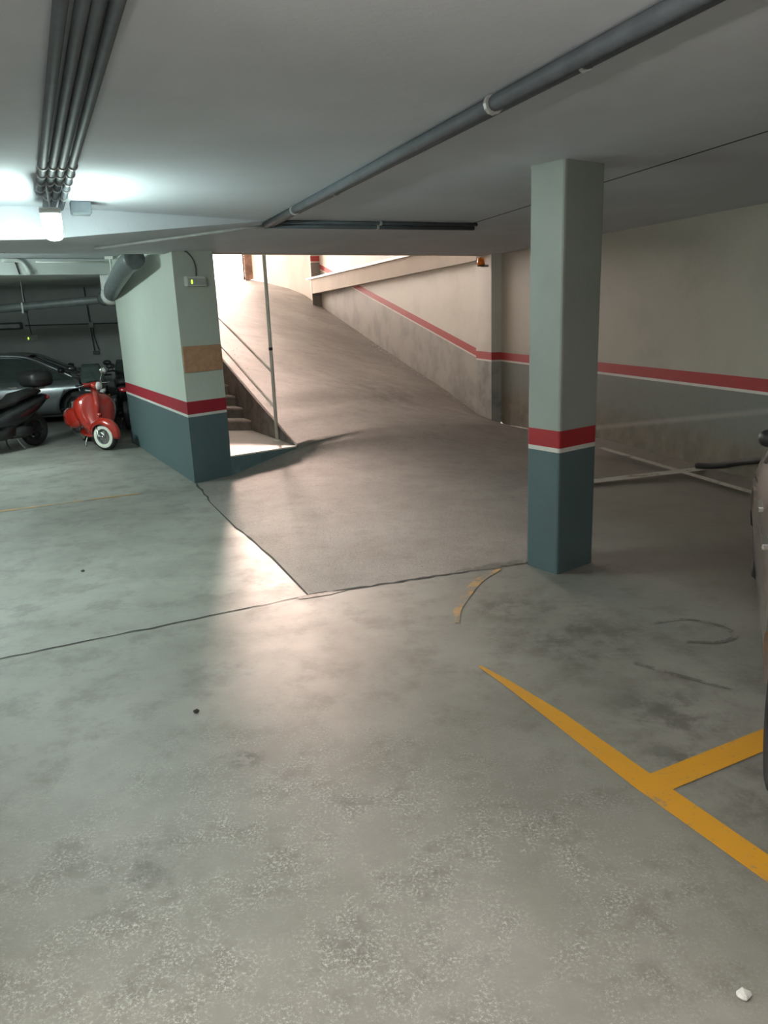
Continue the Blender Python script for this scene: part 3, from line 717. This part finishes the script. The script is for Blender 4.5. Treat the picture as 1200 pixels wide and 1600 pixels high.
# ---------------------------------------------------------------- red classic scooter (forward is +x)
def classic_scooter(loc, rotz, label, steer):
    t = empty('motor_scooter', loc, rotz, label, 'scooter')
    r = .215; FX = .60
    S = Matrix.Translation((FX, 0, 0)) @ Matrix.Rotation(steer, 4, 'Z')          # front end turns about the column
    wheel(t, FX, r, .10, steer=steer, whitewall=True, rim='steel', name='front_wheel', rimr=.56)
    wheel(t, -.62, r, .10, whitewall=True, rim='steel', name='rear_wheel', rimr=.56)
    # front mudguard: shell swept round the wheel
    bm = BM(); rings = []; n = 22
    for k in range(n+1):
        a = R(-8)+R(178)*k/n; tap = math.sin(PI*min(1, max(0, (k+2.2)/(n+3.4))))**.45
        cr_ = r+.028; hw = .092*tap; ring = []
        for j in range(11):
            b = PI*j/10; y = hw*math.cos(b); rad = cr_+ .055*math.sin(b)*tap - .045*(1-math.sin(b))
            ring.append(bm.verts.new(S @ Vector((math.cos(a)*rad*1.03-.005, y, r+math.sin(a)*rad*.98))))
        rings.append(ring)
    for a_, b_ in zip(rings, rings[1:]):
        for j in range(10): bm.faces.new((a_[j], a_[j+1], b_[j+1], b_[j]))
    o = link_mesh('front_fender', bm, 'red_paint', t, smooth=True); so = o.modifiers.new('t', 'SOLIDIFY'); so.thickness = .008
    # fork link and damper
    bm = BM(); 
    for s in (-1, 1): add_tube(bm, [S @ Vector((-.10, s*.062, .37)), S @ Vector((-.075, s*.065, .225)), S @ Vector((.0, s*.06, r))], .014, 8)
    add_tube(bm, [S @ Vector((.06, .075, .36)), S @ Vector((.015, .075, .20))], .018, 10); add_tube(bm, [S @ Vector((0, -.08, r)), S @ Vector((0, .08, r))], .02, 10)
    link_mesh('fork', bm, 'chrome', t, smooth=True)
    # leg shield
    bm = BM(); nz, ny = 16, 14; outl = [(0.22, .10), (.30, .19), (.40, .26), (.52, .305), (.64, .32), (.74, .29), (.81, .215), (.855, .10)]
    def hwz(z):
        for (z0, w0), (z1, w1) in zip(outl, outl[1:]):
            if z <= z1: return w0+(w1-w0)*(z-z0)/(z1-z0)
        return outl[-1][1]
    G = []
    for i in range(nz+1):
        z = .22+(.855-.22)*i/nz; hw = hwz(z); row = []
        for j in range(ny+1):
            v_ = -1+2*j/ny; y = v_*hw; x = .44-.17*((z-.22)/.635)-.55*y*y-.10*abs(v_)**6+.035*math.exp(-(y/.055)**2)
            row.append(bm.verts.new((x, y, z)))
        G.append(row)
    for a_, b_ in zip(G, G[1:]):
        for j in range(ny): bm.faces.new((a_[j], a_[j+1], b_[j+1], b_[j]))
    o = link_mesh('leg_shield', bm, 'red_paint', t, smooth=True); so = o.modifiers.new('t', 'SOLIDIFY'); so.thickness = .02; so.offset = 0
    # steering column head, horn cover, badge
    bm = BM(); add_tube(bm, [(.375, 0, .50), (.345, 0, .66), (.30, 0, .83), (.27, 0, .95)], [.03, .05, .052, .05], 14); link_mesh('steering_column', bm, 'red_paint', t, smooth=True)
    bm = BM(); add_tube(bm, [(.415, 0, .53), (.45, 0, .53)], .035, 16); link_mesh('horn', bm, 'red_paint', t, smooth=True)
    # headset with lamp, grips, levers, turned with the wheel
    HS = Matrix.Translation((.265, 0, 0)) @ Matrix.Rotation(steer, 4, 'Z')
    bm = BM(); add_loft(bm, [(-.075, .975, .04, .03), (-.02, .985, .085, .045), (.05, .98, .09, .055), (.10, .97, .07, .055)], 16, HS); 
    for s in (-1, 1): add_tube(bm, [HS @ Vector((0, s*.05, .985)), HS @ Vector((-.02, s*.20, 1.0))], [.04, .024], 12)
    hb = link_mesh('handlebar', bm, 'red_paint', t, smooth=True)
    bm = BM(); add_tube(bm, [HS @ Vector((.085, 0, .968)), HS @ Vector((.125, 0, .965))], [.064, .058], 18); link_mesh('headlight', bm, 'lens_clear', hb, smooth=True)
    for s in (-1, 1):
        bm = BM(); add_tube(bm, [HS @ Vector((-.02, s*.20, 1.0)), HS @ Vector((-.04, s*.33, 1.0))], .019, 12); link_mesh('grip', bm, 'rubber', hb, smooth=True)
        bm = BM(); add_tube(bm, [HS @ Vector((.02, s*.18, 1.0)), HS @ Vector((.03, s*.33, .99))], .007, 8); add_ball(bm, HS @ Vector((.03, s*.33, .99)), .012, 8); link_mesh('lever', bm, 'chrome', hb, smooth=True)
    bm = BM(); add_tube(bm, [HS @ Vector((0, .16, 1.01)), HS @ Vector((-.02, .26, 1.16))], .005, 8); add_ball(bm, HS @ Vector((-.02, .28, 1.18)), (.02, .05, .05), 12); link_mesh('mirror', bm, 'chrome', hb, smooth=True)
    # floorboard, rear body, side cowls
    bm = BM(); add_loft(bm, [(.42, .235, .12, .02), (.34, .21, .19, .022), (.05, .205, .195, .022), (-.12, .21, .20, .025), (-.2, .24, .16, .03)], 16, power=4); link_mesh('floorboard', bm, 'red_paint', t, smooth=True)
    bm = BM(); add_loft(bm, [(-.10, .27, .10, .05), (-.14, .44, .13, .20), (-.25, .50, .16, .22), (-.5, .52, .165, .20), (-.75, .46, .13, .16), (-.90, .36, .09, .10), (-.95, .3, .05, .05)], 20); link_mesh('rear_body', bm, 'red_paint', t, smooth=True)
    for s in (-1, 1):
        bm = BM(); add_loft(bm, [(-.12, .40, .02, .03, s*.15), (-.18, .43, .07, .12, s*.17), (-.34, .43, .125, .175, s*.20), (-.55, .42, .135, .165, s*.20), (-.75, .40, .10, .12, s*.17), (-.88, .37, .03, .04, s*.13)], 20); link_mesh('side_cowl', bm, 'red_paint', t, smooth=True)
    bm = BM(); add_loft(bm, [(-.05, .76, .10, .03), (-.12, .775, .135, .05), (-.4, .785, .15, .055), (-.7, .775, .14, .05), (-.78, .76, .09, .03)], 18, power=3); link_mesh('seat', bm, 'seat', t, smooth=True)
    bm = BM(); add_loft(bm, [(-.915, .60, .04, .05), (-.955, .60, .035, .04)], 12); link_mesh('tail_light', bm, 'lens_red', t, smooth=True)
    for s in (-1, 1): bm = BM(); add_tube(bm, curve_pts([(-.05, s*.08, .2), (-.02, s*.14, .10), (.03, s*.17, .01)], 4), .011, 8); link_mesh('stand', bm, 'steel', t, smooth=True)
    bm = BM(); add_tube(bm, curve_pts([(-.3, -.1, .2), (-.5, -.17, .17), (-.7, -.17, .20)], 4), .03, 10); link_mesh('exhaust', bm, 'steel', t, smooth=True)
    return t
classic_scooter((-4.60, 12.33, 0), R(-56), 'small red classic scooter with whitewall tyres beside the stair block', R(35))

# ---------------------------------------------------------------- larger black scooters (forward is +x)
def big_scooter(loc, rotz, label, topbox=True, steer=0, screen=True, tail='lens_red', scale=1.0, name='touring_scooter'):
    t = empty(name, loc, rotz, label, 'scooter'); t.scale = (scale,)*3
    wheel(t, .72, .29, .12, steer=steer, rim='black_paint', name='front_wheel', rimr=.62)
    wheel(t, -.70, .28, .13, rim='black_paint', name='rear_wheel', rimr=.62)
    S = Matrix.Translation((.72, 0, 0)) @ Matrix.Rotation(steer, 4, 'Z')
    bm = BM(); rings = []
    for k in range(15):
        a = R(20)+R(140)*k/14; ring = []
        for j in range(9):
            b = PI*j/8; rad = .315+.035*math.sin(b); ring.append(bm.verts.new(S @ Vector((math.cos(a)*rad, .08*math.cos(b), .29+math.sin(a)*rad))))
        rings.append(ring)
    for a_, b_ in zip(rings, rings[1:]):
        for j in range(8): bm.faces.new((a_[j], a_[j+1], b_[j+1], b_[j]))
    o = link_mesh('front_fender', bm, 'black_paint', t, smooth=True); so = o.modifiers.new('t', 'SOLIDIFY'); so.thickness = .008
    bm = BM()
    for s in (-1, 1): add_tube(bm, [S @ Vector((0, s*.08, .29)), S @ Vector((-.16, s*.08, .72))], .022, 10)
    link_mesh('fork', bm, 'steel', t, smooth=True)
    bm = BM(); add_loft(bm, [(.80, .72, .05, .04), (.74, .76, .15, .11), (.62, .78, .23, .20), (.48, .72, .26, .32), (.38, .62, .23, .36), (.30, .52, .20, .30)], 22, power=2.6); fa = link_mesh('front_fairing', bm, 'black_paint', t, smooth=True)
    for s in (-1, 1):
        bm = BM(); add_loft(bm, [(.79, .775, .02, .015, s*.07), (.75, .80, .055, .035, s*.11), (.68, .82, .04, .035, s*.15)], 12); link_mesh('headlight', bm, 'lens_clear', fa, smooth=True)
        bm = BM(); add_loft(bm, [(.64, .70, .01, .02, s*.22), (.58, .70, .02, .03, s*.245), (.50, .69, .01, .02, s*.25)], 10); link_mesh('turn_signal', bm, 'lens_orange', fa, smooth=True)
    bm = BM(); add_loft(bm, [(.40, .32, .20, .08), (.1, .30, .20, .09), (-.12, .34, .20, .12)], 18, power=3.5); link_mesh('floorboard', bm, 'black_plastic', t, smooth=True)
    bm = BM(); add_loft(bm, [(.26, .50, .06, .05), (.10, .50, .12, .14), (-.10, .52, .17, .22), (-.40, .60, .19, .20), (-.70, .70, .17, .15), (-.95, .78, .11, .09), (-1.05, .80, .05, .05)], 22); link_mesh('rear_body', bm, 'black_paint', t, smooth=True)
    bm = BM(); add_loft(bm, [(-.55, .30, .05, .05, .15), (-.35, .30, .08, .10, .14), (-.05, .30, .07, .08, .12)], 14); add_tube(bm, [(-.25, -.19, .25), (-.5, -.2, .28), (-.95, -.2, .42)], [.04, .06, .06], 14); link_mesh('engine', bm, 'black_plastic', t, smooth=True)
    bm = BM(); add_loft(bm, [(.20, .72, .08, .03), (.05, .77, .15, .06), (-.25, .80, .17, .06), (-.36, .86, .17, .08), (-.75, .92, .15, .06), (-.90, .92, .08, .03)], 18, power=3); link_mesh('seat', bm, 'seat', t, smooth=True)
    bm = BM(); add_loft(bm, [(-1.03, .80, .10, .05), (-1.09, .79, .07, .035)], 12); link_mesh('tail_light', bm, tail, t, smooth=True)
    HB = Matrix.Translation((.45, 0, 0)) @ Matrix.Rotation(steer, 4, 'Z')
    bm = BM(); add_tube(bm, curve_pts([HB @ Vector(p) for p in ((-.10, -.35, 1.06), (-.04, -.22, 1.06), (.02, 0, 1.0), (-.04, .22, 1.06), (-.10, .35, 1.06))], 5), .018, 10); hb = link_mesh('handlebar', bm, 'black_plastic', t, smooth=True)
    for s in (-1, 1):
        bm = BM(); add_tube(bm, [(.42, s*.22, 1.05), (.46, s*.32, 1.20)], .007, 8); add_loft(bm, [(.44, 1.22, .075, .035, s*.34), (.47, 1.225, .085, .05, s*.34), (.51, 1.22, .05, .03, s*.34)], 12); link_mesh('mirror', bm, 'black_paint', hb, smooth=True)
    if screen:
        bm = BM(); G = []
        for i in range(7):
            z = .92+.36*i/6; row = []
            for j in range(9):
                v_ = -1+j/4; y = v_*(.22-.07*(i/6)**2); row.append(bm.verts.new((.66-.30*i/6*1.0-.9*y*y, y, z)))
            G.append(row)
        for a_, b_ in zip(G, G[1:]):
            for j in range(8): bm.faces.new((a_[j], a_[j+1], b_[j+1], b_[j]))
        o = link_mesh('windscreen', bm, 'glass', t, smooth=True); so = o.modifiers.new('t', 'SOLIDIFY'); so.thickness = .006
    if topbox:
        bm = BM(); add_loft(bm, [(-.66, 1.12, .14, .08), (-.72, 1.13, .21, .13), (-.92, 1.13, .235, .155), (-1.08, 1.12, .21, .13), (-1.14, 1.10, .15, .08)], 22, power=3.2); tb = link_mesh('top_box', bm, 'black_plastic', t, smooth=True)
        bm = BM(); add_loft(bm, [(-.70, 1.10, .215, .008), (-.92, 1.10, .243, .008), (-1.10, 1.10, .21, .008)], 18, power=3); link_mesh('lid_seam', bm, 'black_paint', tb)
        bm = BM(); add_box(bm, (-.85, 0, .965), (.3, .16, .03)); link_mesh('rack', bm, 'steel', t)
    for s in (-1, 1): bm = BM(); add_tube(bm, curve_pts([(-.20, s*.10, .24), (-.22, s*.15, .12), (-.30, s*.17, .015)], 4), .013, 8); link_mesh('stand', bm, 'steel', t, smooth=True)
    return t
big_scooter((-5.92, 11.95, 0), math.atan2(-.93, -.36), 'large black touring scooter with rear top box at the left edge', topbox=True, steer=R(20), scale=.95)
big_scooter((-5.22, 14.1, 0), R(-64), 'black scooter with dark windscreen behind the red scooter', topbox=False, scale=.95)
big_scooter((-4.76, 14.65, 0), R(105), 'dark scooter showing its red tail lamp beside the block wall', topbox=False, scale=.95, screen=True)

# ---------------------------------------------------------------- cars
def car(loc, rotz, label, paint, L=4.3, W=1.76, top=1.38, belt=.90, hood=.86, tail_h=1.0, cab=(.85, .25, -1.15, -1.75), rwin=(None,), cladding=False, name='car', back_square=False, wheel_r=.31, wb=(1.32, -1.28)):
    """forward +x, origin on the ground at the middle"""
    t = empty(name, loc, rotz, label, 'car')
    hl, hw = L/2, W/2
    def sec(x):
        e = abs(x)/hl; k = 1-.22*max(0, (e-.78)/.22)**2
        zt = (belt-.02) if cab[3] < x < cab[0] else (hood-(.20*((x-cab[0])/(hl-cab[0]))**2) if x >= cab[0] else tail_h-.12*((cab[3]-x)/(hl+cab[3]+.001))**2)
        zb = .20+.10*max(0, (e-.85)/.15)
        return zt, zb, hw*k
    n = 40; bm = BM(); rings = []
    for i in range(n+1):
        x = -hl+L*i/n; zt, zb, w_ = sec(x)
        zw = zb+(zt-zb)*.60
        pr = [(0, zb), (w_*.86, zb), (w_*.97, zb+.10), (w_, zw-.1), (w_*.995, zw+.08), (w_*.93, zt-.03), (w_*.82, zt+.005), (0, zt+.03)]
        ring = [(y, z) for y, z in pr]+[(-y, z) for y, z in pr[-2:0:-1]]
        rings.append([bm.verts.new((x, y, z)) for y, z in ring])
    m_ = len(rings[0])
    for a_, b_ in zip(rings, rings[1:]):
        for j in range(m_): bm.faces.new((a_[j], a_[(j+1) % m_], b_[(j+1) % m_], b_[j]))
    bm.faces.new(rings[0][::-1]); bm.faces.new(rings[-1])
    body = link_mesh('body', bm, paint, t, smooth=True)
    # cut the wheel arches
    cut = BM()
    for x in wb:
        for s in (-1, 1): add_tube(cut, [(x, s*(hw-.26), wheel_r), (x, s*(hw+.2), wheel_r)], wheel_r+.055, 28)
    co = link_mesh('cut', cut, paint)
    bo = body.modifiers.new('b', 'BOOLEAN'); bo.object = co; bo.operation = 'DIFFERENCE'; bo.solver = 'EXACT'
    co.parent = t
    bpy.context.view_layer.update(); dg = bpy.context.evaluated_depsgraph_get()
    me = bpy.data.meshes.new_from_object(body.evaluated_get(dg)); body.modifiers.clear(); body.data = me
    bpy.data.objects.remove(co)
    for x in wb:
        for s in (-1, 1):
            wheel(t, x, wheel_r, .19, y=s*(hw-.125), rim='steel', name='wheel', rimr=.64)
            bm = BM(); add_revolve(bm, [(wheel_r+.052, -.13), (wheel_r+.052, .13), (wheel_r+.06, .13)], 24, Matrix.Translation((x, s*(hw-.175), wheel_r)), R(-5), R(185)); add_revolve(bm, [(.02, s*-.12), (wheel_r+.05, s*-.12)], 24, Matrix.Translation((x, s*(hw-.13), wheel_r)), R(-5), R(185)); link_mesh('arch_liner', bm, 'rubber', t)
    # greenhouse in glass, with roof and pillars
    x0, x1, x2, x3 = cab; rt = top; wr = hw*.74; wb_ = hw*.93
    low = [(x0, belt-.04), (x3, belt-.02 if not back_square else belt)]
    bm = BM()
    def gr(y0, y1): return [bm.verts.new(v) for v in ((x0, y0, belt-.06), (x1, y1, rt-.035), ((x1+x2)/2, y1, rt-.01), (x2, y1, rt-.05), (x3, y0, belt-.03))]
    Lf, Rf = gr(wb_, wr), gr(-wb_, -wr)
    bm.faces.new(Lf); bm.faces.new(Rf[::-1])
    for i in range(5): bm.faces.new((Lf[i], Lf[(i+1) % 5], Rf[(i+1) % 5], Rf[i]))
    link_mesh('windows', bm, 'glass', t)
    bm = BM(); secs = []
    for k in range(13):
        u = k/12; x = x1+.10+(x2-x1-.16)*u; hz_ = rt-.03+.045*math.sin(PI*u)**.6
        secs.append([bm.verts.new((x, y, z)) for y, z in ((-wr-.012, hz_-.05), (-wr*.9, hz_-.008), (0, hz_+.02), (wr*.9, hz_-.008), (wr+.012, hz_-.05))])
    for a_, b_ in zip(secs, secs[1:]):
        for j in range(4): bm.faces.new((a_[j], a_[j+1], b_[j+1], b_[j]))
    o = link_mesh('roof', bm, paint, t, smooth=True); so = o.modifiers.new('t', 'SOLIDIFY'); so.thickness = .03
    for s in (-1, 1):
        bm = BM(); add_tube(bm, curve_pts([(x0+.05, s*(wb_+.005), belt-.05), ((x0+x1)/2+.02, s*(wb_+wr)/2, (belt+rt)/2), (x1+.03, s*(wr+.008), rt-.04), ((x1+x2)/2, s*(wr+.012), rt-.005), (x2, s*(wr+.008), rt-.055), (x3, s*(wb_+.005), belt-.02)], 5), .028, 10); link_mesh('roof_rail', bm, paint, t, smooth=True)
        xm = (x1+x2)/2-.1
        bm = BM(); add_tube(bm, [(xm, s*(wb_+.003), belt-.04), (xm-.08, s*(wr+.006), rt-.03)], .03, 8); link_mesh('door_pillar', bm, 'black_plastic', t)
        bm = BM(); add_loft(bm, [(x0-.28, belt+.14, .04, .04, s*(hw-.04)), (x0-.24, belt+.14, .065, .055, s*(hw-.045)), (x0-.16, belt+.14, .05, .04, s*(hw-.04))], 14); link_mesh('wing_mirror', bm, 'black_plastic', t, smooth=True)
        bm = BM(); add_box(bm, (xm-.06, s*(hw+.004), belt-.13), (.17, .03, .03)); link_mesh('door_handle', bm, 'chrome', t, bevel=.006); bm = BM(); add_box(bm, (xm+.9*.75, s*(hw+.0), belt-.14), (.17, .03, .03)); link_mesh('door_handle', bm, 'chrome', t, bevel=.006)
        bm = BM(); add_loft(bm, [(hl-.36, .68, .03, .05, s*(hw*.88)), (hl-.2, .66, .09, .065, s*(hw*.80)), (hl-.05, .63, .08, .05, s*(hw*.68))], 14); link_mesh('headlight', bm, 'lens_clear', t, smooth=True)
        bm = BM(); add_loft(bm, [(-hl+.30, tail_h-.14, .03, .07, s*(hw*.90)), (-hl+.12, tail_h-.15, .07, .10, s*(hw*.84)), (-hl+.01, tail_h-.16, .07, .09, s*(hw*.72))], 14); link_mesh('tail_light', bm, 'lens_red', t, smooth=True)
        bm = BM(); add_box(bm, (-hl-.005, s*hw*.62, .46), (.03, .14, .05)); link_mesh('reflector', bm, 'lens_orange', t, bevel=.01)
    bm = BM(); add_loft(bm, [(-hl-.05, .38, hw*.70, .14), (-hl+.03, .38, hw*.88, .18), (-hl+.30, .38, hw*.99, .18)], 24, power=5); link_mesh('rear_bumper', bm, 'black_plastic' if cladding else paint, t, smooth=True)
    bm = BM(); add_loft(bm, [(hl+.05, .38, hw*.70, .13), (hl-.03, .38, hw*.88, .17), (hl-.30, .38, hw*.985, .17)], 24, power=5); link_mesh('front_bumper', bm, 'black_plastic' if cladding else paint, t, smooth=True)
    bm = BM(); add_box(bm, (-hl-.055, 0, .62), (.015, .50, .11)); link_mesh('number_plate', bm, 'white_plastic', t, bevel=.004)
    bm = BM(); add_box(bm, (0, 0, .20), (L*.82, W*.8, .12)); link_mesh('underbody', bm, 'rubber', t)
    return t
# grey saloon against the back wall, nose to the right
car((-7.42, 15.72, 0), R(15), 'grey metallic car parked against the back wall behind the scooters', 'car_grey', L=4.3, top=1.36, belt=.90, hood=.92, tail_h=.98, cab=(1.30, .35, -1.15, -1.85))
# hatchback on the right, seen along its flank
car((2.79, 3.60, 0), R(65.8), 'silver pink hatchback cut off at the right edge', 'car_silver', L=4.1, W=1.7, top=1.45, belt=.97, hood=.95, tail_h=1.0, cab=(.95, .35, -1.25, -1.85), cladding=True, wb=(1.32, -1.3), wheel_r=.30)
